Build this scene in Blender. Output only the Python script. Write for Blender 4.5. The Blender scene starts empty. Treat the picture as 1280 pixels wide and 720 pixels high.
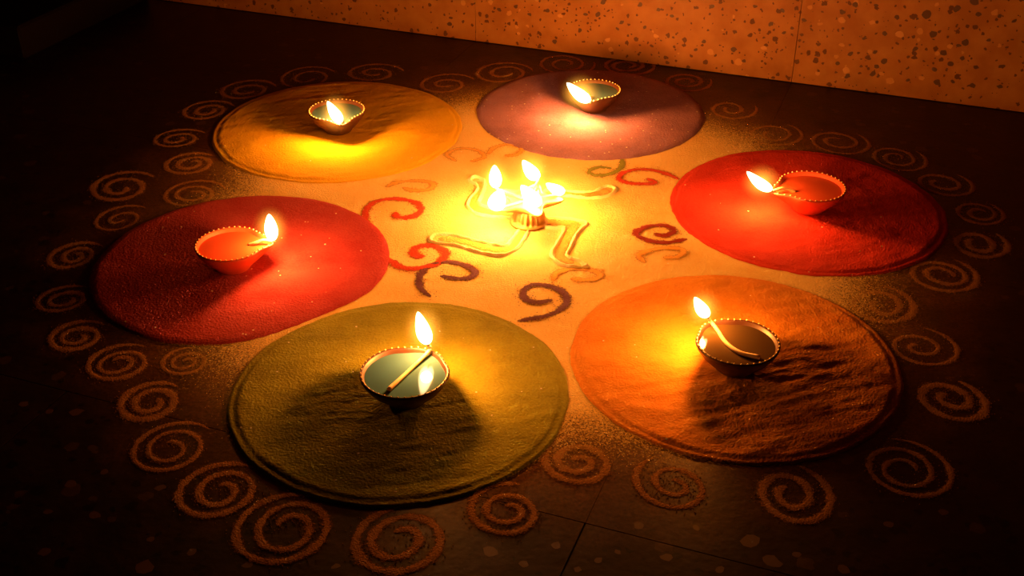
import bpy, bmesh, math, random
from mathutils import Vector, noise

# ------------------------------------------------------------------ camera, world, exposure
scene = bpy.context.scene
COL = scene.collection
CAM_H, FOCAL_PX, PITCH = 0.52, 1481.5, math.radians(31.43)
cam_data = bpy.data.cameras.new('camera')
cam_data.sensor_width = 36.0
cam_data.lens = FOCAL_PX / 1280.0 * 36.0
cam_data.clip_start = 0.01
cam = bpy.data.objects.new('camera', cam_data)
COL.objects.link(cam)
cam.location = (0, 0, CAM_H)
cam.rotation_euler = (math.pi / 2 - PITCH, 0, 0)
scene.camera = cam

world = bpy.data.worlds.new('night')
scene.world = world
world.use_nodes = True
bg = world.node_tree.nodes['Background']
bg.inputs[0].default_value = (0.9, 0.38, 0.16, 1)
bg.inputs[1].default_value = 0.0016

vs = scene.view_settings
vs.view_transform = 'Standard'
vs.look = 'None'
vs.gamma = 1.0
vs.use_curve_mapping = False
vs.exposure = 0.0
cy = scene.cycles
cy.use_denoising = True
cy.sample_clamp_indirect = 2.0
cy.max_bounces = 6
cy.transparent_max_bounces = 24
cy.caustics_reflective = False
cy.caustics_refractive = False

FLAME_COL = (1.0, 0.26, 0.024)      # colour of the oil flames' light
LAMP_W = {'green': 0.64, 'orange': 0.62, 'scarlet': 0.52, 'purple': 1.0, 'yellow': 0.80, 'crimson': 0.62}   # watts of each clay lamp
CENTRE_W = 0.55                     # watts of one wick of the five-wick lamp

# ------------------------------------------------------------------ pixel -> place helpers
_c, _s = math.cos(PITCH), math.sin(PITCH)


def ray(x, y):
    u, v = x - 640.0, 360.0 - y
    return Vector((u, FOCAL_PX * _c + v * _s, -FOCAL_PX * _s + v * _c))


def g(x, y, z=0.0):
    """point at height z seen at photo pixel x, y"""
    d = ray(x, y)
    k = (z - CAM_H) / d.z
    return Vector((0, 0, CAM_H)) + d * k


def gy(x, y, Y):
    """point on the vertical plane at distance Y seen at photo pixel x, y"""
    d = ray(x, y)
    return Vector((0, 0, CAM_H)) + d * (Y / d.y)


# ------------------------------------------------------------------ object helpers
def mesh_obj(name, verts, faces, mat, parent=None, smooth=True):
    me = bpy.data.meshes.new(name)
    me.from_pydata([tuple(v) for v in verts], [], faces)
    me.update()
    if mat:
        me.materials.append(mat)
    if smooth:
        me.polygons.foreach_set('use_smooth', [True] * len(me.polygons))
    o = bpy.data.objects.new(name, me)
    COL.objects.link(o)
    if parent:
        o.parent = parent
    return o


def set_thick(o, vals):
    at = o.data.attributes.new('thick', 'FLOAT', 'POINT')
    at.data.foreach_set('value', vals)
    return o


def empty(name, loc=(0, 0, 0)):
    o = bpy.data.objects.new(name, None)
    o.empty_display_size = 0.02
    o.location = loc
    COL.objects.link(o)
    return o


def tag(o, label=None, cat=None, group=None, kind=None):
    if label:
        o['label'] = label
    if cat:
        o['category'] = cat
    if group:
        o['group'] = group
    if kind:
        o['kind'] = kind
    return o


def ang_diff(a, b):
    return math.atan2(math.sin(a - b), math.cos(a - b))


def fbm(x, y, z, oct_=3):
    a, f, t = 1.0, 1.0, 0.0
    for _ in range(oct_):
        t += a * noise.noise(Vector((x * f, y * f, z * f)))
        a *= 0.5
        f *= 2.03
    return t


# ------------------------------------------------------------------ materials
def new_mat(name):
    m = bpy.data.materials.new(name)
    m.use_nodes = True
    nt = m.node_tree
    return m, nt, nt.nodes['Principled BSDF']


def nd(nt, typ, **kw):
    n = nt.nodes.new(typ)
    for k, v in kw.items():
        setattr(n, k, v)
    return n


def plain(name, col, rough=0.6, metal=0.0, spec=0.5):
    m, nt, p = new_mat(name)
    p.inputs['Base Color'].default_value = (*col, 1)
    p.inputs['Roughness'].default_value = rough
    p.inputs['Metallic'].default_value = metal
    p.inputs['Specular IOR Level'].default_value = spec
    return m


def powder(name, col, col2, grain=900.0, bump=0.6, glitter=0.0, patch=14.0, thin=None):
    """dry coloured powder: grainy two-tone colour with fine relief"""
    m, nt, p = new_mat(name)
    L = nt.links.new
    tc = nd(nt, 'ShaderNodeTexCoord')
    n1 = nd(nt, 'ShaderNodeTexNoise')
    n1.inputs['Scale'].default_value = grain
    n1.inputs['Detail'].default_value = 3
    n2 = nd(nt, 'ShaderNodeTexNoise')
    n2.inputs['Scale'].default_value = patch
    n2.inputs['Detail'].default_value = 5
    L(tc.outputs['Object'], n1.inputs['Vector'])
    L(tc.outputs['Object'], n2.inputs['Vector'])
    mx = nd(nt, 'ShaderNodeMath', operation='MULTIPLY_ADD')
    L(n1.outputs['Fac'], mx.inputs[0])
    mx.inputs[1].default_value = 0.55
    ad = nd(nt, 'ShaderNodeMath', operation='MULTIPLY_ADD')
    L(n2.outputs['Fac'], ad.inputs[0])
    ad.inputs[1].default_value = 0.9
    ad.inputs[2].default_value = -0.225
    L(ad.outputs[0], mx.inputs[2])
    cr = nd(nt, 'ShaderNodeValToRGB')
    cr.color_ramp.elements[0].position = 0.22
    cr.color_ramp.elements[0].color = (*col2, 1)
    cr.color_ramp.elements[1].position = 0.62
    cr.color_ramp.elements[1].color = (*col, 1)
    L(mx.outputs[0], cr.inputs[0])
    out = cr.outputs[0]
    if glitter > 0:
        vo = nd(nt, 'ShaderNodeTexVoronoi')
        vo.inputs['Scale'].default_value = 420
        L(tc.outputs['Object'], vo.inputs['Vector'])
        sep = nd(nt, 'ShaderNodeSeparateColor')
        L(vo.outputs['Color'], sep.inputs[0])
        a = nd(nt, 'ShaderNodeMath', operation='GREATER_THAN')
        L(sep.outputs[0], a.inputs[0])
        a.inputs[1].default_value = 1.0 - glitter
        b = nd(nt, 'ShaderNodeMath', operation='LESS_THAN')
        L(vo.outputs['Distance'], b.inputs[0])
        b.inputs[1].default_value = 0.35
        ab = nd(nt, 'ShaderNodeMath', operation='MULTIPLY')
        L(a.outputs[0], ab.inputs[0])
        L(b.outputs[0], ab.inputs[1])
        mi = nd(nt, 'ShaderNodeMix', data_type='RGBA')
        L(ab.outputs[0], mi.inputs['Factor'])
        L(out, mi.inputs['A'])
        mi.inputs['B'].default_value = (0.9, 0.85, 0.75, 1)
        out = mi.outputs['Result']
    L(out, p.inputs['Base Color'])
    p.inputs['Roughness'].default_value = 1.0
    p.inputs['Specular IOR Level'].default_value = 0.1
    if thin:
        # where the powder lies thin (attribute 'thick' near 0) the floor shows between its grains
        at = nd(nt, 'ShaderNodeAttribute', attribute_name='thick')
        n4 = nd(nt, 'ShaderNodeTexNoise')
        n4.inputs['Scale'].default_value = thin
        n4.inputs['Detail'].default_value = 4
        n4.inputs['Roughness'].default_value = 0.7
        L(tc.outputs['Object'], n4.inputs['Vector'])
        sm = nd(nt, 'ShaderNodeMapRange')
        L(n4.outputs['Fac'], sm.inputs['Value'])
        sm.inputs['From Min'].default_value = 0.30
        sm.inputs['From Max'].default_value = 0.70
        sb = nd(nt, 'ShaderNodeMath', operation='SUBTRACT')
        L(at.outputs['Fac'], sb.inputs[0])
        L(sm.outputs[0], sb.inputs[1])
        sc_ = nd(nt, 'ShaderNodeMath', operation='MULTIPLY_ADD', use_clamp=True)
        L(sb.outputs[0], sc_.inputs[0])
        sc_.inputs[1].default_value = 1.6
        sc_.inputs[2].default_value = 0.5
        L(sc_.outputs[0], p.inputs['Alpha'])
    bp = nd(nt, 'ShaderNodeBump')
    bp.inputs['Strength'].default_value = bump
    bp.inputs['Distance'].default_value = 0.0012
    L(n1.outputs['Fac'], bp.inputs['Height'])
    L(bp.outputs[0], p.inputs['Normal'])
    return m


def terrazzo(name, base, base2, dark, pale, scale, dark_amt, pale_amt, rough, dust=None):
    """terrazzo: mottled binder with sparse dark and pale stone chips"""
    m, nt, p = new_mat(name)
    L = nt.links.new
    tc = nd(nt, 'ShaderNodeTexCoord')
    n1 = nd(nt, 'ShaderNodeTexNoise')
    n1.inputs['Scale'].default_value = 38
    n1.inputs['Detail'].default_value = 6
    L(tc.outputs['Object'], n1.inputs['Vector'])
    cr = nd(nt, 'ShaderNodeValToRGB')
    cr.color_ramp.elements[0].position = 0.35
    cr.color_ramp.elements[0].color = (*base2, 1)
    cr.color_ramp.elements[1].position = 0.65
    cr.color_ramp.elements[1].color = (*base, 1)
    L(n1.outputs['Fac'], cr.inputs[0])
    cur = cr.outputs[0]
    wob = nd(nt, 'ShaderNodeTexNoise')
    wob.inputs['Scale'].default_value = scale * 1.7
    L(tc.outputs['Object'], wob.inputs['Vector'])
    vm = nd(nt, 'ShaderNodeVectorMath', operation='MULTIPLY_ADD')
    L(wob.outputs['Color'], vm.inputs[0])
    vm.inputs[1].default_value = (0.6 / scale,) * 3
    L(tc.outputs['Object'], vm.inputs[2])
    for k, (colr, amt, sc) in enumerate(((dark, dark_amt, scale), (dark, dark_amt, scale * 1.9), (pale, pale_amt, scale * 0.8))):
        vo = nd(nt, 'ShaderNodeTexVoronoi')
        vo.inputs['Scale'].default_value = sc
        L(vm.outputs[0], vo.inputs['Vector'])
        sep = nd(nt, 'ShaderNodeSeparateColor')
        L(vo.outputs['Color'], sep.inputs[0])
        a = nd(nt, 'ShaderNodeMath', operation='GREATER_THAN')
        L(sep.outputs[0], a.inputs[0])
        a.inputs[1].default_value = 1.0 - amt
        sz = nd(nt, 'ShaderNodeMath', operation='MULTIPLY_ADD')
        L(sep.outputs[1], sz.inputs[0])
        sz.inputs[1].default_value = 0.28
        sz.inputs[2].default_value = 0.12
        b = nd(nt, 'ShaderNodeMath', operation='LESS_THAN')
        L(vo.outputs['Distance'], b.inputs[0])
        L(sz.outputs[0], b.inputs[1])
        ab = nd(nt, 'ShaderNodeMath', operation='MULTIPLY')
        L(a.outputs[0], ab.inputs[0])
        L(b.outputs[0], ab.inputs[1])
        mi = nd(nt, 'ShaderNodeMix', data_type='RGBA')
        L(ab.outputs[0], mi.inputs['Factor'])
        L(cur, mi.inputs['A'])
        mi.inputs['B'].default_value = (*colr, 1)
        cur = mi.outputs['Result']
    if dust:
        # stray rangoli powder lying on the floor: a ragged ring round the drawing
        (cx, cyy, r0, r1, dcol, dmax) = dust
        mp = nd(nt, 'ShaderNodeVectorMath', operation='SUBTRACT')
        L(tc.outputs['Object'], mp.inputs[0])
        mp.inputs[1].default_value = (cx, cyy, 0)
        ln = nd(nt, 'ShaderNodeVectorMath', operation='LENGTH')
        L(mp.outputs[0], ln.inputs[0])
        nn = nd(nt, 'ShaderNodeTexNoise')
        nn.inputs['Scale'].default_value = 17
        nn.inputs['Detail'].default_value = 5
        L(tc.outputs['Object'], nn.inputs['Vector'])
        rr = nd(nt, 'ShaderNodeMath', operation='MULTIPLY_ADD')
        L(nn.outputs['Fac'], rr.inputs[0])
        rr.inputs[1].default_value = 0.16
        L(ln.outputs['Value'], rr.inputs[2])
        mr = nd(nt, 'ShaderNodeMapRange')
        L(rr.outputs[0], mr.inputs['Value'])
        mr.inputs['From Min'].default_value = r0
        mr.inputs['From Max'].default_value = r1
        mr.inputs['To Min'].default_value = dmax
        mr.inputs['To Max'].default_value = 0.0
        gr = nd(nt, 'ShaderNodeTexNoise')
        gr.inputs['Scale'].default_value = 420
        gr.inputs['Detail'].default_value = 3
        L(tc.outputs['Object'], gr.inputs['Vector'])
        gm = nd(nt, 'ShaderNodeMapRange')
        L(gr.outputs['Fac'], gm.inputs['Value'])
        gm.inputs['From Min'].default_value = 0.38
        gm.inputs['From Max'].default_value = 0.62
        gm.inputs['To Min'].default_value = 0.45
        mu = nd(nt, 'ShaderNodeMath', operation='MULTIPLY')
        L(mr.outputs[0], mu.inputs[0])
        L(gm.outputs[0], mu.inputs[1])
        mi = nd(nt, 'ShaderNodeMix', data_type='RGBA')
        L(mu.outputs[0], mi.inputs['Factor'])
        L(cur, mi.inputs['A'])
        mi.inputs['B'].default_value = (*dcol, 1)
        cur = mi.outputs['Result']
    L(cur, p.inputs['Base Color'])
    p.inputs['Roughness'].default_value = rough
    p.inputs['Specular IOR Level'].default_value = 0.25
    bp = nd(nt, 'ShaderNodeBump')
    bp.inputs['Strength'].default_value = 0.25
    bp.inputs['Distance'].default_value = 0.001
    n3 = nd(nt, 'ShaderNodeTexNoise')
    n3.inputs['Scale'].default_value = 160
    n3.inputs['Detail'].default_value = 4
    L(tc.outputs['Object'], n3.inputs['Vector'])
    L(n3.outputs['Fac'], bp.inputs['Height'])
    L(bp.outputs[0], p.inputs['Normal'])
    return m


def fire(name, col, strength):
    """glowing volume"""
    m = bpy.data.materials.new(name)
    m.use_nodes = True
    nt = m.node_tree
    nt.nodes.remove(nt.nodes['Principled BSDF'])
    em = nd(nt, 'ShaderNodeEmission')
    em.inputs[0].default_value = (*col, 1)
    em.inputs[1].default_value = strength
    nt.links.new(em.outputs[0], nt.nodes['Material Output'].inputs['Volume'])
    return m


RC = Vector((0.0080, 0.9560, 0))     # middle of the rangoli

M = {}
M['bed'] = powder('cream_yellow_powder', (0.86, 0.64, 0.24), (0.80, 0.54, 0.15), 700, 0.7, 0.0015, 22, 800)
M['green'] = powder('green_powder', (0.35, 0.35, 0.03), (0.23, 0.23, 0.025), 520, 0.7, 0.004, 30)
M['orange'] = powder('orange_powder', (0.80, 0.34, 0.04), (0.70, 0.24, 0.025), 520, 0.7, 0.002, 26)
M['scarlet'] = powder('scarlet_powder', (0.68, 0.055, 0.030), (0.55, 0.03, 0.02), 520, 0.7, 0.003, 26)
M['crimson'] = powder('crimson_powder', (0.50, 0.065, 0.070), (0.36, 0.025, 0.03), 520, 0.7, 0.006, 26)
M['purple'] = powder('purple_powder', (0.38, 0.20, 0.33), (0.22, 0.11, 0.17), 520, 0.7, 0.012, 26)
M['yellow'] = powder('yellow_powder', (0.84, 0.54, 0.02), (0.76, 0.42, 0.02), 520, 0.7, 0.001, 20)
M['pale'] = powder('pale_powder', (0.40, 0.20, 0.07), (0.24, 0.11, 0.035), 900, 1.0, 0.0, 60, 520)
M['brown'] = powder('maroon_powder', (0.17, 0.07, 0.10), (0.10, 0.035, 0.05), 900, 1.0, 0.0, 60, 520)
M['redline'] = powder('red_powder', (0.62, 0.07, 0.03), (0.50, 0.04, 0.02), 900, 1.0, 0.0, 60, 520)
M['darkred'] = powder('dark_red_powder', (0.30, 0.04, 0.03), (0.20, 0.02, 0.02), 900, 1.0, 0.0, 60, 520)
M['ochre'] = powder('ochre_powder', (0.80, 0.45, 0.09), (0.70, 0.34, 0.06), 900, 1.0, 0.0, 60, 520)
M['olive'] = powder('olive_powder', (0.30, 0.34, 0.05), (0.20, 0.22, 0.03), 900, 1.0, 0.0, 60, 520)
M['saffron'] = powder('saffron_powder', (0.80, 0.40, 0.10), (0.66, 0.28, 0.06), 600, 1.0, 0.0, 60, 520)
M['white'] = powder('white_powder', (0.86, 0.82, 0.50), (0.78, 0.70, 0.36), 900, 0.8, 0.0, 60)
M['floor'] = terrazzo('floor_terrazzo', (0.028, 0.013, 0.008), (0.014, 0.008, 0.006), (0.006, 0.005, 0.005), (0.06, 0.03, 0.015),
                      75, 0.35, 0.18, 0.38, dust=(RC.x, RC.y, 0.41, 0.51, (0.36, 0.15, 0.045), 0.45))
M['wall'] = terrazzo('wall_terrazzo', (0.37, 0.17, 0.035), (0.29, 0.12, 0.02), (0.10, 0.04, 0.015), (0.46, 0.23, 0.06), 110, 0.30, 0.12, 0.5)
M['grout'] = plain('dark_grout', (0.012, 0.008, 0.006), 0.9)
M['chip_dark'] = plain('dark_stone', (0.075, 0.032, 0.016), 0.5)
M['chip_pale'] = plain('ochre_stone', (0.48, 0.24, 0.06), 0.5)
M['chip_floor'] = plain('brown_stone', (0.085, 0.035, 0.015), 0.5)
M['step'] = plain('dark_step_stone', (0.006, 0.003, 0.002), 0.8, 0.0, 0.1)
M['clay_dark'] = plain('dark_glazed_clay', (0.060, 0.026, 0.016), 0.4)
M['clay_red'] = plain('red_clay', (0.62, 0.085, 0.035), 0.5)
M['bead'] = plain('gilt_paint', (0.85, 0.70, 0.42), 0.4, 0.0)
M['oil_dark'] = plain('grey_green_oil', (0.045, 0.12, 0.16), 0.06, 0.0, 0.35)
M['oil_brown'] = plain('brown_oil', (0.055, 0.035, 0.012), 0.06, 0.0, 0.35)
M['oil_red'] = plain('red_oil', (0.58, 0.085, 0.03), 0.08, 0.0, 0.3)
M['wick'] = plain('cotton_wick', (0.62, 0.48, 0.30), 0.9)
M['char'] = plain('charred_wick', (0.03, 0.02, 0.015), 0.9)
M['brass'] = plain('brass', (0.70, 0.42, 0.14), 0.45, 0.25)
M['ghee'] = plain('lamp_oil', (0.70, 0.55, 0.25), 0.05, 0.0, 0.6)
M['flame'] = fire('flame_gas', (1.0, 0.62, 0.26), 4200)
M['bloom'] = fire('bloom_halo_glow', (1.0, 0.40, 0.04), 60)
_nt = M['bloom'].node_tree          # added halo imitating lens bloom; its glow dies away from the flame outwards
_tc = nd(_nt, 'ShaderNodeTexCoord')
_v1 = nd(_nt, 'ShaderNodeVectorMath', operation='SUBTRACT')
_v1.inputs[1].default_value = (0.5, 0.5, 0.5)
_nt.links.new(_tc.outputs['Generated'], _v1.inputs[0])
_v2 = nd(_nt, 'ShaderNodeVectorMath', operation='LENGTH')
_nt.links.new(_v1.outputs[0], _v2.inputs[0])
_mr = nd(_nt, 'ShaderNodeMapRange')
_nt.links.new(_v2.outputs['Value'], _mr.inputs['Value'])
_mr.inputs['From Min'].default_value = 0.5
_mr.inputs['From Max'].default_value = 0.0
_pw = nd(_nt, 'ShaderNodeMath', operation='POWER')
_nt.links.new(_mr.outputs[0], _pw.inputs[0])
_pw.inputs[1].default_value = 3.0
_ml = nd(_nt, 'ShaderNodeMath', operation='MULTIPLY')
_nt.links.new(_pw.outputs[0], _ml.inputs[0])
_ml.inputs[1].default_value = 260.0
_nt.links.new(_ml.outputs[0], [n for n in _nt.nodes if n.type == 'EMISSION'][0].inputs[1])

# ------------------------------------------------------------------ setting: floor and wall
WANG = math.radians(-20.6)
WD = Vector((math.cos(WANG), math.sin(WANG), 0))      # along the wall
WN = Vector((-WD.y, WD.x, 0))                         # towards the wall
WALL_N, MOD, T0, N0 = 1.345, 0.40, -0.155, 0.545      # wall distance, slab size, joint positions


def tn(t, n, z=0.0):
    return WD * t + WN * n + Vector((0, 0, z))


def box_tn(name, t0, t1, n0, n1, z0, z1, mat, parent=None, bev=0.0):
    bm = bmesh.new()
    vs_ = [bm.verts.new(tn(t, n, z)) for z in (z0, z1) for (t, n) in ((t0, n0), (t1, n0), (t1, n1), (t0, n1))]
    for f in ((3, 2, 1, 0), (4, 5, 6, 7), (0, 1, 5, 4), (1, 2, 6, 5), (2, 3, 7, 6), (3, 0, 4, 7)):
        bm.faces.new([vs_[i] for i in f])
    if bev:
        bmesh.ops.bevel(bm, geom=bm.edges[:], offset=bev, segments=1, affect='EDGES', profile=0.5)
    me = bpy.data.meshes.new(name)
    bm.to_mesh(me)
    bm.free()
    me.materials.append(mat)
    o = bpy.data.objects.new(name, me)
    COL.objects.link(o)
    if parent:
        o.parent = parent
    return o


JT = 0.0006
floor = box_tn('floor', T0 - 2.6, T0 + 2.6, N0 - 1.2, WALL_N + 0.03, -0.03, -0.0022, M['grout'])
tag(floor, 'dark polished terrazzo floor slabs under the rangoli', 'floor', None, 'structure')
for i in range(-5, 5):
    for j in range(-2, 2):
        a, b = T0 + i * MOD, T0 + (i + 1) * MOD
        n0, n1 = N0 + j * MOD, N0 + (j + 1) * MOD
        jt = JT if j < 0 else JT * 0.3
        box_tn('floor_slab', a + jt, b - jt, n0 + jt, min(n1, WALL_N) - jt, -0.0024, 0.0, M['floor'], floor)
wall = box_tn('wall_back', T0 - 2.6, T0 + 2.6, WALL_N + 0.006, WALL_N + 0.06, -0.03, 0.81, M['grout'])
tag(wall, 'speckled terrazzo wall slabs behind the rangoli', 'wall', None, 'structure')
for i in range(-5, 5):
    for j in range(2):
        a, b = T0 + i * MOD, T0 + (i + 1) * MOD
        box_tn('wall_slab', a + JT * 0.6, b - JT * 0.6, WALL_N, WALL_N + 0.0065, 0.0008 + j * MOD, (j + 1) * MOD - 0.0004, M['wall'], wall)


def chip(name, c, ax, ay, r, asp, rot, mat, parent, seed, rise):
    """an irregular flat stone chip set in a surface with axes ax, ay"""
    rnd = random.Random(seed)
    up = ax.cross(ay).normalized()
    k = 9
    ring = []
    for q in range(k):
        a = 2 * math.pi * q / k
        rr = r * rnd.uniform(0.72, 1.15)
        x, y = rr * math.cos(a), rr * asp * math.sin(a)
        x, y = x * math.cos(rot) - y * math.sin(rot), x * math.sin(rot) + y * math.cos(rot)
        ring.append((x, y))
    V = [c + ax * x + ay * y - up * 0.0006 for x, y in ring] + [c + ax * x * 0.93 + ay * y * 0.93 + up * rise for x, y in ring]
    F = [[q, (q + 1) % k, k + (q + 1) % k, k + q] for q in range(k)] + [list(range(k, 2 * k))]
    return mesh_obj(name, V, F, mat, parent, False)


def wall_at(x, y):
    d = ray(x, y)
    o = Vector((0, 0, CAM_H))
    k = (WALL_N - o.dot(WN)) / d.dot(WN)
    return o + d * k


# larger dark chips read off the photograph (x, y, half width in px)
WCHIPS = [(1159, 18, 6.5), (1167, 43, 5, ), (1207, 53, 5), (1198, 57, 3.5), (1196, 11, 4.5), (1218, 2, 5.5), (1053, 15, 4),
          (1069, 6, 4), (1095, 7, 3.5), (1144, 61, 4), (1179, 66, 4.5), (1171, 103, 4.5), (1168, 87, 3.5), (1091, 92, 5), (1096, 83, 4),
          (1105, 76, 4), (1059, 95, 4), (1047, 79, 3.5), (1063, 67, 4), (1094, 65, 3), (1203, 73, 3), (1216, 107, 4), (1191, 102, 3),
          (1250, 108, 4), (1252, 83, 4), (1220, 84, 3.5), (1188, 80, 4), (1236, 50, 3), (1121, 21, 3.5), (1106, 42, 3), (1223, 18, 3.5),
          (1268, 26, 3.5), (1250, 20, 3), (978, 13, 3.5), (964, 30, 4), (980, 41, 3), (917, 62, 4), (930, 76, 3), (880, 52, 3.5),
          (870, 62, 3), (890, 8, 3.5), (777, 28, 4), (732, 18, 3.5), (747, 18, 4), (754, 3, 4), (684, 13, 3.2), (662, 18, 3), (624, 12, 3.5),
          (725, 38, 3.2), (772, 36, 3), (693, 52, 3.5), (562, 30, 3.5), (645, 8, 3), (1005, 25, 3), (1080, 48, 3), (840, 20, 3.2), (823, 12, 3),
          (806, 34, 3), (800, 6, 3.4), (944, 8, 3.4), (1135, 100, 3)]
rnd = random.Random(5)
for i, cdef in enumerate(WCHIPS):
    P = wall_at(cdef[0], cdef[1])
    sz = cdef[2] / FOCAL_PX * P.length
    chip('stone_chip', P, WD, Vector((0, 0, 1)), sz * 1.05, rnd.uniform(0.6, 1.0), rnd.uniform(-0.6, 0.9), M['chip_dark'], wall, 100 + i, 0.0003)
for i, (x, y, h) in enumerate([(1113, 101, 6), (1058, 88, 5), (1052, 25, 5), (1125, 43, 5.5), (1102, 92, 4), (1152, 98, 4), (1187, 58, 4.5), (1172, 67, 3.5),
                               (700, 20, 4), (820, 45, 4), (760, 50, 4), (955, 60, 4.5), (1022, 92, 4), (1090, 28, 4), (648, 42, 3), (1052, 56, 4)]):
    P = wall_at(x, y)
    chip('stone_chip', P, WD, Vector((0, 0, 1)), h / FOCAL_PX * P.length, rnd.uniform(0.6, 0.9), rnd.uniform(-0.4, 0.4), M['chip_pale'], wall, 400 + i, 0.0003)
# brown chips that show in the dark floor near the front edge
for i, (x, y, h) in enumerate([(748, 700, 6), (833, 697, 9), (798, 657, 7), (695, 682, 9), (772, 690, 5), (612, 690, 11), (655, 705, 7), (722, 712, 6),
                               (938, 676, 13), (965, 702, 14), (996, 693, 6), (1055, 712, 8), (88, 605, 9), (118, 644, 9), (180, 708, 12), (55, 690, 8),
                               (30, 505, 6), (95, 515, 9), (62, 514, 5), (188, 674, 5), (240, 690, 7), (310, 706, 8), (130, 590, 6), (870, 660, 6),
                               (1110, 655, 7), (1180, 640, 7), (420, 708, 7), (200, 610, 7), (60, 640, 6), (900, 712, 7)]):
    P = g(x, y)
    rr = h / FOCAL_PX * (P - Vector((0, 0, CAM_H))).length
    chip('stone_chip', P, Vector((1, 0, 0)), Vector((0, 1, 0)), rr, rnd.uniform(0.7, 1.1), rnd.uniform(0, 3), M['chip_floor'], floor, 700 + i, 0.00004)

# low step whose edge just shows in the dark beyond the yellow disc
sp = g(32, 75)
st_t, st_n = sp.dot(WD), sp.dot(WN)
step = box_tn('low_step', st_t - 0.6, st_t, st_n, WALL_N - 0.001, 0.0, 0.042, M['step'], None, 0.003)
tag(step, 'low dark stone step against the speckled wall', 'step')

# ------------------------------------------------------------------ powder bed and discs
DISC = {  # name: centre x, y, radius (from the photograph's six circles)
    'green': (-0.0822, 0.7036, 0.1248), 'orange': (0.1695, 0.7457, 0.1253), 'scarlet': (0.2782, 0.9958, 0.1284),
    'purple': (0.0868, 1.2251, 0.1264), 'yellow': (-0.1872, 1.1804, 0.1340), 'crimson': (-0.2345, 0.8918, 0.1284)}
BED_T = 0.0008


def bed_radius(a):
    r = 0.405 + 0.030 * fbm(1.8 * math.cos(a), 1.8 * math.sin(a), 3.3) + 0.008 * fbm(14 * math.cos(a), 14 * math.sin(a), 1.3)
    return r


def build_bed():
    NR, NA = 80, 260
    V, F, T = [], [], []
    for i in range(1, NR + 1):
        for k in range(NA):
            a = 2 * math.pi * k / NA
            q = i / NR
            T.append(1.5 if q < 0.55 else 1.7 * max(0.0, 1 - (q - 0.55) / 0.43) ** 1.4 - 0.2)
            r = bed_radius(a) * q
            x, y = RC.x + r * math.cos(a), RC.y + r * math.sin(a)
            z = BED_T + 0.00035 * fbm(x * 60, y * 60, 0.2) + 0.00025 * fbm(x * 260, y * 260, 4.2, 2)
            if i == NR:
                z = 0.0001
            V.append((x, y, max(z, 0.0001)))
    V.append((RC.x, RC.y, BED_T))
    T.append(1.4)
    c = len(V) - 1
    for k in range(NA):
        F.append((c, k, (k + 1) % NA))
    for i in range(NR - 1):
        for k in range(NA):
            k2 = (k + 1) % NA
            F.append((i * NA + k, (i + 1) * NA + k, (i + 1) * NA + k2, i * NA + k2))
    return tag(set_thick(mesh_obj('powder_bed', V, F, M['bed']), T), 'cream yellow powder bed filling the space between the coloured discs', 'powder bed')


build_bed()

DENT = {'crimson': [(-0.88, 0.085, 0.45)], 'green': [(2.25, 0.02, 0.5)]}
STYLE = {  # relief: broad waves, brushed ripples
    'green': (0.0004, 0.00035), 'orange': (0.0011, 0.0006), 'scarlet': (0.0007, 0.0004), 'purple': (0.0002, 0.00012),
    'yellow': (0.0006, 0.0005), 'crimson': (0.0003, 0.0002)}
MOUND = 0.0026
LIP = {'green': 1.0, 'orange': 1.0, 'yellow': 0.9, 'scarlet': 0.5, 'purple': 0.25, 'crimson': 0.25}


def build_disc(key, label):
    cx, cyy, R = DISC[key]
    big, rip = STYLE[key]
    seed = sum(map(ord, key)) * 0.37
    NR, NA = 90, 220
    V, F = [], []
    for i in range(1, NR + 1):
        q = i / NR
        for k in range(NA):
            a = 2 * math.pi * k / NA
            e = 1 + 0.008 * fbm(5 * math.cos(a), 5 * math.sin(a), seed) + 0.004 * fbm(30 * math.cos(a), 30 * math.sin(a), seed)
            for (a0, dep, wid) in DENT.get(key, []):
                dd = math.atan2(math.sin(a - a0), math.cos(a - a0))
                e *= 1 - dep * math.exp(-(dd / wid) ** 2)
            r = R * e * q
            x, y = cx + r * math.cos(a), cyy + r * math.sin(a)
            z = MOUND * (1 - 0.12 * q * q)
            w = 1.0 if q < 0.92 else max(0.0, (0.985 - q) / 0.065)
            z += big * w * fbm(x * 26, y * 26, seed) + 0.00018 * fbm(x * 230, y * 230, seed, 2)
            # brushed ripples, mostly on the half turned away from the middle
            u = x * 0.96 + y * 0.28
            v = y * 0.96 - x * 0.28
            z += rip * w * fbm(u * 30, v * 120, seed + 7, 3)
            if q > 0.93:       # shoulder, groove and outer lip
                s = (q - 0.93) / 0.07
                fall = 1 - (s ** 3 if LIP[key] < 0.4 else 0.8 * min(1.0, s / 0.55) ** 1.5)
                outw = math.cos(ang_diff(a, math.atan2(cyy - RC.y, cx - RC.x)))
                lip = math.exp(-((s - 0.80) / 0.12) ** 2) * min(1.0, max(0.0, 0.35 + 1.1 * outw))
                z = z * fall + 0.0013 * LIP[key] * lip * (0.7 + 0.5 * noise.noise(Vector((x * 90, y * 90, seed))))
            z = max(z, BED_T + 0.0006)
            if i == NR:
                z = 0.0001
            V.append((x, y, z))
    V.append((cx, cyy, MOUND))
    c = len(V) - 1
    for k in range(NA):
        F.append((c, k, (k + 1) % NA))
    for i in range(NR - 1):
        for k in range(NA):
            k2 = (k + 1) % NA
            F.append((i * NA + k, (i + 1) * NA + k, (i + 1) * NA + k2, i * NA + k2))
    return tag(mesh_obj('powder_disc', V, F, M[key]), label, 'powder disc')


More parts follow.
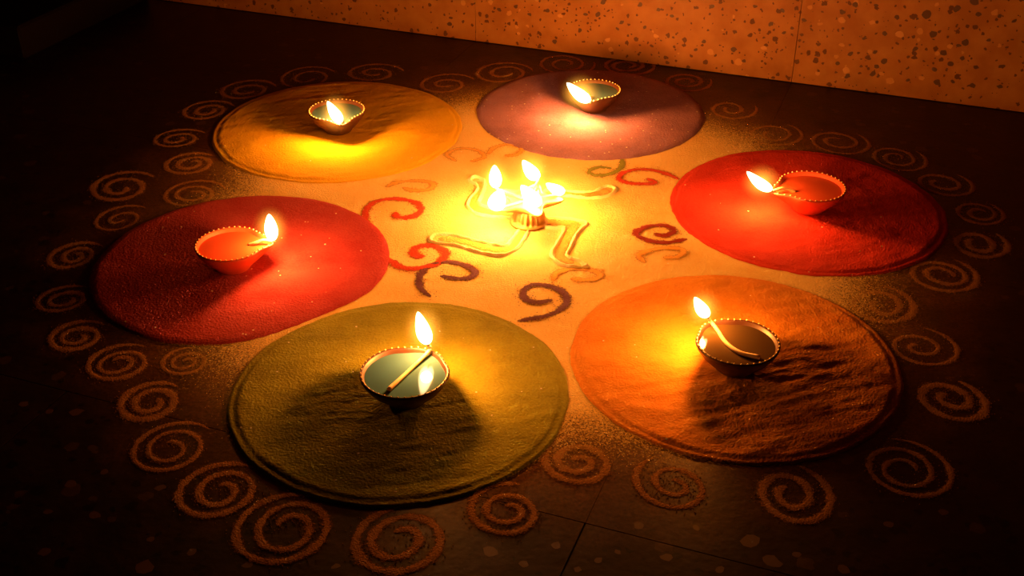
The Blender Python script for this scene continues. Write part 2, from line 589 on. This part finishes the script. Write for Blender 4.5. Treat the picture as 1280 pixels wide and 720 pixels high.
DLAB = {'green': 'olive green powder disc between the crimson and orange discs',
        'orange': 'orange powder disc with brushed ripples between green and scarlet discs',
        'scarlet': 'bright scarlet powder disc between the orange and purple discs',
        'purple': 'purple powder disc nearest to the speckled wall',
        'yellow': 'golden yellow powder disc between purple and crimson discs',
        'crimson': 'deep crimson powder disc between the yellow and green discs'}
for k_ in DISC:
    build_disc(k_, DLAB[k_])

# ------------------------------------------------------------------ powder strokes


def smooth_path(P, n):
    """Catmull-Rom through the points, n samples"""
    Q = [P[0] * 2 - P[1]] + list(P) + [P[-1] * 2 - P[-2]]
    out = []
    segs = len(P) - 1
    for i in range(n):
        t = i / (n - 1) * segs
        k = min(int(t), segs - 1)
        u = t - k
        a, b, c, d = Q[k], Q[k + 1], Q[k + 2], Q[k + 3]
        out.append(0.5 * ((2 * b) + (c - a) * u + (2 * a - 5 * b + 4 * c - d) * u * u + (3 * b - a - 3 * c + d) * u ** 3))
    return out


def stroke_geo(path, half, height, z0, seed, grains=0, taper=0.06, rough=0.35):
    """a ridge of trickled powder along a path, ragged edged, with loose grains beside it"""
    rnd = random.Random(seed)
    V, F = [], []
    n = len(path)
    T = []
    prof = ((-1.0, 0.0, -0.2), (-0.62, 0.4, 0.45), (-0.22, 0.95, 1.1), (0.22, 0.95, 1.1), (0.62, 0.4, 0.45), (1.0, 0.0, -0.2))
    for i, p in enumerate(path):
        a = path[max(i - 1, 0)]
        b = path[min(i + 1, n - 1)]
        d = (b - a)
        d.z = 0
        d.normalize()
        nrm = Vector((-d.y, d.x, 0))
        q = i / (n - 1)
        tp = min(1.0, q / taper, (1 - q) / taper) if taper else 1.0
        tp = 0.25 + 0.75 * max(0, tp) ** 0.5
        w = half * tp * (1 + rough * fbm(p.x * 120, p.y * 120, seed * 0.13, 2))
        h = height * tp * (1 + 0.5 * fbm(p.x * 150, p.y * 150, seed * 0.31 + 5, 2))
        for (u, hh, th) in prof:
            T.append(th * (0.55 + 0.45 * tp))
            jit = 1 + (rnd.uniform(-rough, rough) * 0.7 if abs(u) == 1 else 0)
            V.append((p.x + nrm.x * w * u * jit, p.y + nrm.y * w * u * jit, z0 + max(h, height * 0.25) * hh))
    m = len(prof)
    for i in range(n - 1):
        for k in range(m - 1):
            F.append((i * m + k, (i + 1) * m + k, (i + 1) * m + k + 1, i * m + k + 1))
    for _ in range(grains):
        p = path[rnd.randrange(n)]
        r = abs(rnd.gauss(0, 1)) * half * 0.75 + half * 0.7
        a = rnd.uniform(0, 6.283)
        x, y = p.x + r * math.cos(a), p.y + r * math.sin(a)
        s = rnd.uniform(0.0002, 0.00055)
        b = len(V)
        V += [(x - s, y - s, z0), (x + s, y - s * 0.7, z0), (x, y + s, z0), (x, y, z0 + s * 1.1)]
        F += [(b, b + 1, b + 3), (b + 1, b + 2, b + 3), (b + 2, b, b + 3)]
        T += [1.4] * 4
    return V, F, T


# pale spirals bordering the drawing: photo x, y, half width px, turn sense, start angle
SPIRALS = [
    (383, 98, 37, 1, 0.5), (307, 113, 36, 1, 0.3), (257, 139, 34, 1, 0.4), (223, 174, 34, 1, 0.6), (237, 206, 34, 1, 0.8), (153, 234, 42, 1, 0.7),
    (239, 243, 42, 1, 0.3), (150, 275, 37, 1, 0.9), (91, 321, 37, 1, 0.7), (79, 375, 36, 1, 0.9), (97, 421, 36, 1, 0.8), (150, 455, 44, 1, 1.0),
    (232, 453, 31, 1, 1.4), (188, 503, 41, 1, 0.9), (215, 560, 52, 1, 0.8), (274, 614, 55, 1, 0.9), (356, 662, 64, 1, 1.1), (504, 676, 59, 1, 1.7),
    (632, 639, 50, 1, 1.2), (724, 576, 47, 1, 1.5), (842, 606, 52, 1, 1.9), (991, 619, 52, -1, 1.3), (1132, 586, 60, -1, 1.6), (1186, 500, 45, -1, 1.0),
    (1152, 435, 47, -1, 1.3), (1099, 381, 43, -1, 1.2), (1176, 344, 45, -1, 0.9), (1223, 305, 38, -1, 0.7), (1222, 266, 32, -1, 0.8), (1180, 230, 36, -1, 0.8),
    (1122, 198, 35, -1, 0.6), (1048, 178, 37, -1, 0.7), (966, 168, 37, -1, 0.9), (904, 174, 29, -1, 0.3), (914, 137, 33, -1, 0.4), (858, 102, 32, -1, 0.3),
    (784, 82, 36, -1, 0.6), (706, 80, 37, -1, 0.2), (628, 92, 38, 1, 0.2), (556, 106, 38, 1, 0.4), (466, 92, 37, 1, 0.2)]
ORD = ['first', 'second', 'third', 'fourth', 'fifth', 'sixth', 'seventh', 'eighth', 'ninth', 'tenth', 'eleventh', 'twelfth']
order = ['green', 'orange', 'scarlet', 'purple', 'yellow', 'crimson']   # anticlockwise seen from above
by_disc = {k: [] for k in order}
for i, s in enumerate(SPIRALS):
    c = g(s[0], s[1])
    near = min(order, key=lambda k: math.hypot(c.x - DISC[k][0], c.y - DISC[k][1]))
    dc = math.atan2(DISC[near][1] - RC.y, DISC[near][0] - RC.x)
    da = math.atan2(c.y - RC.y, c.x - RC.x) - dc
    by_disc[near].append((math.atan2(math.sin(da), math.cos(da)), i))
SLAB = {}
for k in order:
    prev = order[order.index(k) - 1]
    for j, (_, i) in enumerate(sorted(by_disc[k])):
        SLAB[i] = 'pale powder spiral bordering the %s disc, %s counting from the %s disc' % (k, ORD[j], prev)
for i, (x, y, hw, sense, a0) in enumerate(SPIRALS):
    rnd = random.Random(900 + i)
    c = g(x, y)
    R = (g(x + hw, y) - g(x - hw, y)).length / 2 * 1.05
    ry = R * rnd.uniform(0.95, 1.08)
    turns = rnd.uniform(1.8, 2.3)
    r_in = rnd.uniform(0.10, 0.26)
    bow = rnd.uniform(0.75, 1.15)
    off = Vector((rnd.uniform(-0.10, 0.10), rnd.uniform(-0.10, 0.10), 0)) * R     # the inner coil sits off centre
    n = 120
    path = []
    for k in range(n):
        q = k / (n - 1)
        r = 0.98 - (0.98 - r_in) * q ** bow + 0.03 * math.sin(4 * q * 6.28 + i)
        a = a0 + sense * turns * 2 * math.pi * q
        path.append(Vector((c.x + R * r * math.cos(a), c.y + ry * r * math.sin(a), 0)))
    path = [p - c + off * (k / (n - 1)) for k, p in enumerate(path)]
    V, F, T = stroke_geo(path, 0.0043 * rnd.uniform(0.8, 1.25), 0.00030, 0.0001, 300 + i, 420, 0.05, 0.4)
    o = set_thick(mesh_obj('powder_spiral', V, F, M['pale']), T)
    o.location = (c.x, c.y, 0)
    tag(o, SLAB[i], 'powder spiral', 'pale powder spirals round the rangoli')


def crop_pts(ox, oy, k, pts):
    return [g(ox + k * a, oy + k * b) for a, b in pts]


K = 430 / 1279.0
CURLS = [
    ('redline', 0.0036, 'red powder curl hooking off the crimson disc towards the yellow disc',
     crop_pts(425, 240, K, [(98, 150), (92, 105), (105, 60), (150, 35), (220, 30), (285, 45), (300, 75), (260, 98), (210, 95), (208, 78)])),
    ('redline', 0.0042, 'red powder curl hooking off the crimson disc towards the green disc',
     crop_pts(425, 240, K, [(175, 250), (230, 285), (300, 287), (365, 268), (393, 235), (370, 212), (320, 203), (278, 215), (280, 240), (318, 243)])),
    ('brown', 0.0034, 'maroon powder curl off the green disc beside the red curl',
     crop_pts(425, 240, K, [(337, 395), (303, 365), (295, 322), (330, 280), (395, 264), (460, 275), (500, 298), (488, 320), (440, 326), (372, 316)])),
    ('brown', 0.0036, 'maroon powder curl shaped like a nine off the green disc',
     crop_pts(425, 240, K, [(660, 485), (720, 475), (790, 457), (840, 420), (832, 382), (785, 356), (715, 350), (682, 375), (692, 405), (740, 415), (790, 405)])),
    ('darkred', 0.0036, 'dark red powder curl hooking off the scarlet disc towards the orange disc',
     crop_pts(425, 240, K, [(1290, 178), (1215, 192), (1145, 184), (1100, 158), (1145, 132), (1210, 130), (1242, 150), (1205, 166), (1165, 158)])),
    ('redline', 0.0032, 'red powder curl hooking off the scarlet disc towards the purple disc',
     crop_pts(425, 0, K, [(1262, 672), (1225, 655), (1170, 638), (1105, 634), (1050, 648), (1040, 672), (1090, 686), (1170, 685), (1140, 666)])),
    ('olive', 0.0030, 'olive powder curl off the front of the purple disc',
     crop_pts(425, 0, K, [(1050, 595), (1044, 628), (1005, 650), (950, 656), (925, 642), (960, 626), (1010, 630)])),
    ('ochre', 0.0028, 'ochre powder curl beside the purple disc, behind the flames',
     crop_pts(425, 0, K, [(548, 578), (575, 552), (630, 540), (675, 556), (655, 580), (612, 582)])),
    ('ochre', 0.0028, 'ochre powder curl between the yellow and purple discs',
     crop_pts(425, 0, K, [(432, 604), (398, 578), (445, 556), (510, 563), (535, 588), (485, 605)])),
    ('ochre', 0.0030, 'ochre powder curl under the edge of the yellow disc',
     crop_pts(425, 0, K, [(170, 700), (215, 682), (290, 676), (345, 686), (330, 708), (270, 712), (232, 700)])),
    ('ochre', 0.0030, 'ochre powder curl off the orange disc beside the dark red curl',
     crop_pts(425, 240, K, [(1135, 268), (1112, 240), (1150, 222), (1215, 212), (1275, 220), (1255, 245), (1200, 248)])),
    ('ochre', 0.0030, 'ochre powder curl off the orange disc, below the hooked cross',
     crop_pts(425, 240, K, [(790, 335), (812, 302), (880, 290), (945, 298), (968, 318), (920, 332), (855, 326)])),
]
for i, (mk, half, lab, pts) in enumerate(CURLS):
    path = smooth_path([Vector((p.x, p.y, 0)) for p in pts], 90)
    c = sum(path, Vector()) / len(path)
    V, F, T = stroke_geo([p - c for p in path], half * 1.55, 0.00035, 0.0003, 40 + i, 260, 0.05, 0.4)
    o = set_thick(mesh_obj('powder_curl', V, F, M[mk]), T)
    o.location = (c.x, c.y, BED_T)
    tag(o, lab, 'powder curl', 'powder curls inside the rangoli')

# hooked cross (swastika) of trickled powder under the centre lamp
K2 = 260 / 1101.0
cross_c = g(652, 268)
cross = empty('rangoli_cross', (cross_c.x, cross_c.y, BED_T))
tag(cross, 'pale outlined hooked cross of powder under the five-wick centre lamp', 'powder motif')
ARM_OUT = [
    [(560, 440), (505, 515), (470, 545), (350, 528), (200, 490), (105, 488), (75, 508), (100, 528), (200, 540), (330, 578), (440, 596), (520, 570), (565, 520), (598, 460)],
    [(660, 395), (760, 398), (850, 410), (905, 425), (880, 452), (848, 490), (815, 560), (800, 600), (860, 622), (885, 640), (905, 655), (850, 658), (765, 640), (720, 592),
     (750, 530), (785, 455), (720, 452), (640, 440)],
    [(560, 330), (630, 290), (670, 262), (720, 240), (800, 256), (900, 262), (960, 250), (1010, 228), (1055, 240), (1035, 270), (970, 290), (880, 290), (780, 280), (700, 300), (640, 345)],
    [(520, 400), (420, 390), (330, 378), (275, 340), (282, 300), (320, 255), (322, 225), (285, 195), (310, 180), (355, 195), (362, 230), (345, 280), (332, 320), (400, 345), (500, 352)]]
ARM_FILL = [
    [(580, 430), (535, 500), (480, 565), (380, 555), (250, 520), (120, 508)],
    [(650, 415), (760, 425), (835, 432), (790, 520), (765, 600), (830, 640)],
    [(600, 340), (680, 285), (760, 262), (880, 276), (980, 262), (1020, 248)],
    [(520, 378), (400, 368), (310, 340), (305, 300), (335, 245), (330, 205)]]
for i in range(4):
    P = smooth_path([Vector((p.x, p.y, 0)) - Vector((cross_c.x, cross_c.y, 0)) for p in crop_pts(520, 180, K2, ARM_FILL[i])], 60)
    V, F, T = stroke_geo(P, 0.0075, 0.0005, 0.0003, 70 + i, 120, 0.05, 0.3)
    f = set_thick(mesh_obj('arm', V, F, M['saffron'], cross), T)
    f['label'] = 'saffron powder filling of the arm'
    P = smooth_path([Vector((p.x, p.y, 0)) - Vector((cross_c.x, cross_c.y, 0)) for p in crop_pts(520, 180, K2, ARM_OUT[i])], 140)
    V, F, T = stroke_geo(P, 0.0024, 0.0022, 0.0001, 80 + i, 60, 0.03, 0.25)
    o = mesh_obj('outline', V, F, M['white'], f)
    o['label'] = 'raised pale powder outline'

# ------------------------------------------------------------------ lamps


def tube(path, radii, seg=8):
    V, F = [], []
    n = len(path)
    for i, p in enumerate(path):
        d = (path[min(i + 1, n - 1)] - path[max(i - 1, 0)]).normalized()
        a = d.cross(Vector((0, 0, 1)))
        if a.length < 1e-4:
            a = Vector((1, 0, 0))
        a.normalize()
        b = d.cross(a)
        for k in range(seg):
            t = 2 * math.pi * k / seg
            V.append(p + (a * math.cos(t) + b * math.sin(t)) * radii[i])
    for i in range(n - 1):
        for k in range(seg):
            k2 = (k + 1) % seg
            F.append((i * seg + k, i * seg + k2, (i + 1) * seg + k2, (i + 1) * seg + k))
    F.append(tuple(range(seg))[::-1])
    F.append(tuple((n - 1) * seg + k for k in range(seg)))
    return V, F


def flame_geo(base, tip, w, grow=1.0):
    """closed teardrop from base to tip, greatest half width w a third of the way up"""
    ax = tip - base
    L = ax.length
    mid = base + ax * 0.45
    V, F = [], []
    nr, seg = 16, 16
    d = ax.normalized()
    a = d.cross(Vector((0, 1, 0))).normalized()
    b = d.cross(a)
    for i in range(1, nr):
        q = i / nr
        r = w * grow * (math.sin(math.pi * q ** 0.82) ** 0.62) * (1.0 - 0.25 * q) * 0.98
        sag = Vector((0, 0, 1)) * (0.10 * L * math.sin(math.pi * q) * (1 if abs(ax.x) > 0.004 else 0.0)) * -0.6
        p = base + ax * q + sag
        p = mid + (p - mid) * (1 + (grow - 1) * 0.45)
        for k in range(seg):
            t = 2 * math.pi * k / seg
            V.append(p + a * r * math.cos(t) + b * r * math.sin(t))
    V.append(mid + (base - mid) * (1 + (grow - 1) * 0.45))
    V.append(mid + (tip - mid) * (1 + (grow - 1) * 0.45))
    lo, hi = len(V) - 2, len(V) - 1
    for i in range(nr - 2):
        for k in range(seg):
            k2 = (k + 1) % seg
            F.append((i * seg + k, i * seg + k2, (i + 1) * seg + k2, (i + 1) * seg + k))
    for k in range(seg):
        k2 = (k + 1) % seg
        F.append((lo, k2, k))
        F.append((hi, (nr - 2) * seg + k, (nr - 2) * seg + k2))
    return V, F


def add_flame(parent, org, base, tip, w, watts):
    """flame part (an added glow shell imitating lens bloom as sub-part) with the light it gives"""
    V, F = flame_geo(base - org, tip - org, w)
    fl = mesh_obj('flame', V, F, M['flame'], parent)
    ax = tip - base
    L_ = ax.length
    d = ax.normalized()
    a = d.cross(Vector((0, 1, 0))).normalized()
    b = d.cross(a)
    mid = base + ax * 0.42 - org
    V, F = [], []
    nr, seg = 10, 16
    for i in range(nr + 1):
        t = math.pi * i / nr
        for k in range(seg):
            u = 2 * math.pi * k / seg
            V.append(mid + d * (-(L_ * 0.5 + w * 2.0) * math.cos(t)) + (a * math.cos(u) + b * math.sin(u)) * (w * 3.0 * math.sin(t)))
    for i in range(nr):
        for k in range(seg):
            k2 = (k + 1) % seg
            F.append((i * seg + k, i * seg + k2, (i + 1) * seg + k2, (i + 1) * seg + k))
    mesh_obj('bloom_halo', V, F, M['bloom'], fl)
    ld = bpy.data.lights.new('flame_light', 'POINT')
    ld.energy = watts
    ld.color = FLAME_COL
    ld.shadow_soft_size = 0.0045
    lo = bpy.data.objects.new('flame_light', ld)
    COL.objects.link(lo)
    lo.parent = parent
    lo.location = (base + (tip - base) * 0.36) - org


BOWL_H = 0.0235


def diya(disc, label, rim_px, Rr, flame_base, flame_tip, fw, clay, oil, wick_px=None, spout=0.20, spout_px=None, dz=0.001):
    z_base = MOUND - 0.0003
    z_rim = z_base + BOWL_H
    c = g(rim_px[0], rim_px[1], z_rim)
    org = Vector((c.x, c.y, z_base))
    root = empty('oil_lamp', org)
    tag(root, label, 'oil lamp', 'clay oil lamps on the powder discs')
    fb = g(flame_base[0], flame_base[1], z_rim + dz)
    ft = gy(flame_tip[0], flame_tip[1], fb.y)
    sd = g(*(spout_px or flame_base), z_rim) - c
    sa = math.atan2(sd.y, sd.x)
    prof = [(0.0, 0.0), (0.40, 0.0), (0.47, 0.0010), (0.52, 0.0034), (0.66, 0.0078), (0.82, 0.0130), (0.94, 0.0185), (0.995, 0.0222), (1.0, 0.0235),
            (0.965, 0.0242), (0.925, 0.0232), (0.87, 0.0185), (0.76, 0.0130), (0.58, 0.0085), (0.30, 0.0062), (0.0, 0.0058)]
    NA = 72

    def deform(r, z, a):
        h = min(1.0, max(0.0, z / BOWL_H)) ** 1.6
        dd = ang_diff(a, sa)
        k = 1 + spout * h * math.exp(-(dd / 0.30) ** 2) - 0.045 * h * math.exp(-((abs(dd) - 0.62) / 0.24) ** 2)
        zz = z - 0.0016 * h * math.exp(-(dd / 0.30) ** 2)
        return Vector((Rr * r * k * math.cos(a), Rr * r * k * math.sin(a), zz))
    V, F = [], []
    rings = []
    for (r, z) in prof:
        if r == 0:
            V.append(Vector((0, 0, z)))
            rings.append([len(V) - 1])
        else:
            rings.append(list(range(len(V), len(V) + NA)))
            for k in range(NA):
                V.append(deform(r, z, 2 * math.pi * k / NA))
    for i in range(len(rings) - 1):
        A, B = rings[i], rings[i + 1]
        for k in range(NA):
            k2 = (k + 1) % NA
            if len(A) == 1:
                F.append((A[0], B[k2], B[k]))
            elif len(B) == 1:
                F.append((A[k], A[k2], B[0]))
            else:
                F.append((A[k], A[k2], B[k2], B[k]))
    mesh_obj('bowl', V, F, M[clay], root)
    # gilt beads painted along the rim: too small to tell apart one by one
    V, F = [], []
    NB = 40
    for k in range(NB):
        p = deform(0.972, 0.0244, 2 * math.pi * (k + 0.5) / NB)
        s = 0.00095
        b = len(V)
        for (u, v, w_) in ((1, 0, 0), (0, 1, 0), (-1, 0, 0), (0, -1, 0), (0, 0, 1), (0, 0, -1)):
            V.append(p + Vector((u, v, w_ * 0.8)) * s)
        F += [(b, b + 1, b + 4), (b + 1, b + 2, b + 4), (b + 2, b + 3, b + 4), (b + 3, b, b + 4), (b + 1, b, b + 5), (b + 2, b + 1, b + 5), (b + 3, b + 2, b + 5), (b, b + 3, b + 5)]
    bd = mesh_obj('rim_beads', V, F, M['bead'], root)
    tag(bd, 'gilt beaded rim', kind='stuff')
    # oil
    zo = 0.0206
    V = [deform(0.897, zo, 2 * math.pi * k / NA) for k in range(NA)]
    for v in V:
        v.z = zo
    V.append(Vector((0, 0, zo)))
    mesh_obj('oil', V, [(NA, k, (k + 1) % NA) for k in range(NA)], M[oil], root)
    # wick: out of the oil, over the lip, up into the flame
    lip = Vector((math.cos(sa), math.sin(sa), 0)) * Rr * 0.93
    lip.z = BOWL_H + 0.0012
    end = (fb - org)
    if wick_px:
        pts = [g(x, y, z_base + zo + 0.0012) - org for x, y in wick_px]
    else:
        dr = Vector((math.cos(sa), math.sin(sa), 0))
        sidev = Vector((-dr.y, dr.x, 0))
        pts = [dr * 0.52 * Rr + sidev * 0.05 * Rr + Vector((0, 0, zo - 0.0004)), dr * 0.72 * Rr + Vector((0, 0, zo + 0.0022))]
    path = smooth_path(pts + [lip, end + Vector((0, 0, -0.0008))], 26)
    V, F = tube(path, [0.0019 - 0.0007 * i / 25 for i in range(26)])
    wk = mesh_obj('wick', V, F, M['wick'], root)
    tipdir = (path[-1] - path[-2]).normalized()
    V, F = tube([path[-1] - tipdir * 0.0006, path[-1] + tipdir * 0.0012, path[-1] + tipdir * 0.0028], [0.0013, 0.0011, 0.0005])
    mesh_obj('charred_tip', V, F, M['char'], wk)
    add_flame(root, org, fb, ft, fw, LAMP_W[disc])
    return root


diya('green', 'dark clay lamp with a long cotton wick on the olive green disc', (506, 465), 0.0325, (535, 430), (522, 389), 0.0064, 'clay_dark', 'oil_dark',
     [(486, 487), (497, 477), (513, 462)], 0.06, (540, 437), 0.0068)
diya('orange', 'dark clay lamp with a curved wick on the orange disc', (922, 427), 0.0315, (885, 396), (868, 371), 0.0056, 'clay_dark', 'oil_brown',
     [(950, 447), (925, 441), (908, 429), (897, 413)], 0.06, (884, 401), 0.0064)
diya('scarlet', 'red clay lamp with a pointed spout on the bright scarlet disc', (1014, 233), 0.0318, (965, 238), (933, 214), 0.0058, 'clay_red', 'oil_red', None, 0.24, (966, 238))
diya('purple', 'dark clay lamp with gilt beaded rim on the purple disc', (743, 112), 0.0292, (738, 127), (708, 103), 0.0072, 'clay_dark', 'oil_dark', None, 0.16, (735, 127), 0.0)
diya('yellow', 'dark clay lamp with gilt beaded rim on the golden yellow disc', (421, 138), 0.0298, (427, 153), (409, 126), 0.0066, 'clay_dark', 'oil_dark', None, 0.24, (428, 154), 0.0)
diya('crimson', 'orange red clay lamp with a pointed spout on the deep crimson disc', (288, 305), 0.0300, (341, 301), (336, 267), 0.0064, 'clay_red', 'oil_red', None, 0.24, (341, 301))

# five-wick lamp in the middle
foot_c = g(661, 278, BED_T)
org = Vector((foot_c.x, foot_c.y, BED_T + 0.0006))
lamp = empty('five_wick_lamp', org)
tag(lamp, 'small fluted lamp with five burning wicks in the middle of the rangoli', 'oil lamp')
V, F = [], []
NA = 80
fprof = [(0.0, 0.0), (0.0175, 0.0), (0.0178, 0.0014), (0.0160, 0.0026), (0.0140, 0.0034), (0.0139, 0.0060), (0.0132, 0.0100), (0.0116, 0.0130), (0.0105, 0.0140), (0.0, 0.0142)]
for (r, z) in fprof:
    for k in range(NA):
        a = 2 * math.pi * k / NA
        fl_ = 1 + (0.085 * math.cos(18 * a) if 0.003 < z < 0.0131 else 0)
        V.append((r * fl_ * math.cos(a), r * fl_ * math.sin(a), z))
for i in range(len(fprof) - 1):
    for k in range(NA):
        k2 = (k + 1) % NA
        F.append((i * NA + k, i * NA + k2, (i + 1) * NA + k2, (i + 1) * NA + k))
mesh_obj('fluted_foot', V, F, M['brass'], lamp)
DZ = 0.0138
LOBES = [math.radians(72 * k + 0) for k in range(5)]
dish_off = g(659, 249, BED_T + 0.022) - org
dish_off.z = 0


def star(a):
    return max(math.exp(-(ang_diff(a, L_) / 0.27) ** 2) for L_ in LOBES)


def dish_pt(r, z, a, h):
    k = 0.0200 + 0.0145 * star(a) * h
    return Vector((dish_off.x * min(1, h * 1.0) + r * k * math.cos(a), dish_off.y * min(1, h) + r * k * math.sin(a), DZ + z - 0.001 * star(a) * h))


V, F = [], []
NA = 100
dprof = [(0.0, 0.0, 0), (0.50, 0.0, 0.1), (0.75, 0.0020, 0.45), (0.95, 0.0055, 0.9), (1.0, 0.0080, 1.0), (0.95, 0.0086, 1.0), (0.88, 0.0070, 0.95), (0.65, 0.0042, 0.6), (0.0, 0.0032, 0)]
for (r, z, h) in dprof:
    for k in range(NA):
        V.append(dish_pt(r, z, 2 * math.pi * k / NA, h))
for i in range(len(dprof) - 1):
    for k in range(NA):
        k2 = (k + 1) % NA
        F.append((i * NA + k, i * NA + k2, (i + 1) * NA + k2, (i + 1) * NA + k))
mesh_obj('star_dish', V, F, M['brass'], lamp)
V = [dish_pt(0.84, 0.0066, 2 * math.pi * k / NA, 0.92) for k in range(NA)]
for v in V:
    v.z = DZ + 0.0058
V.append(Vector((dish_off.x, dish_off.y, DZ + 0.0058)))
mesh_obj('oil', V, [(NA, k, (k + 1) % NA) for k in range(NA)], M['ghee'], lamp)
CF = [((706, 241), (682, 229), 0.0056), ((673, 224), (653, 200), 0.0072), ((620, 235), (618, 206), 0.0068), ((617, 262), (627, 236), 0.0090), ((675, 257), (651, 231), 0.0080)]
for i, (b_, t_, w_) in enumerate(CF):
    zb = org.z + DZ + 0.0105
    fb = g(b_[0], b_[1], zb)
    ft = gy(t_[0], t_[1], fb.y)
    e = fb - org
    cen = Vector((dish_off.x, dish_off.y, DZ + 0.0064))
    P = smooth_path([cen + (e - cen) * 0.15 + Vector((0, 0, 0.0002)), cen + (e - cen) * 0.55, e + Vector((0, 0, -0.0008))], 10)
    for k, p in enumerate(P):
        p.z = max(p.z, DZ + 0.0066)
    V, F = tube(P, [0.0015 - 0.0004 * k / 9 for k in range(10)])
    mesh_obj('wick', V, F, M['wick'], lamp)
    add_flame(lamp, org, fb, ft, w_, CENTRE_W)
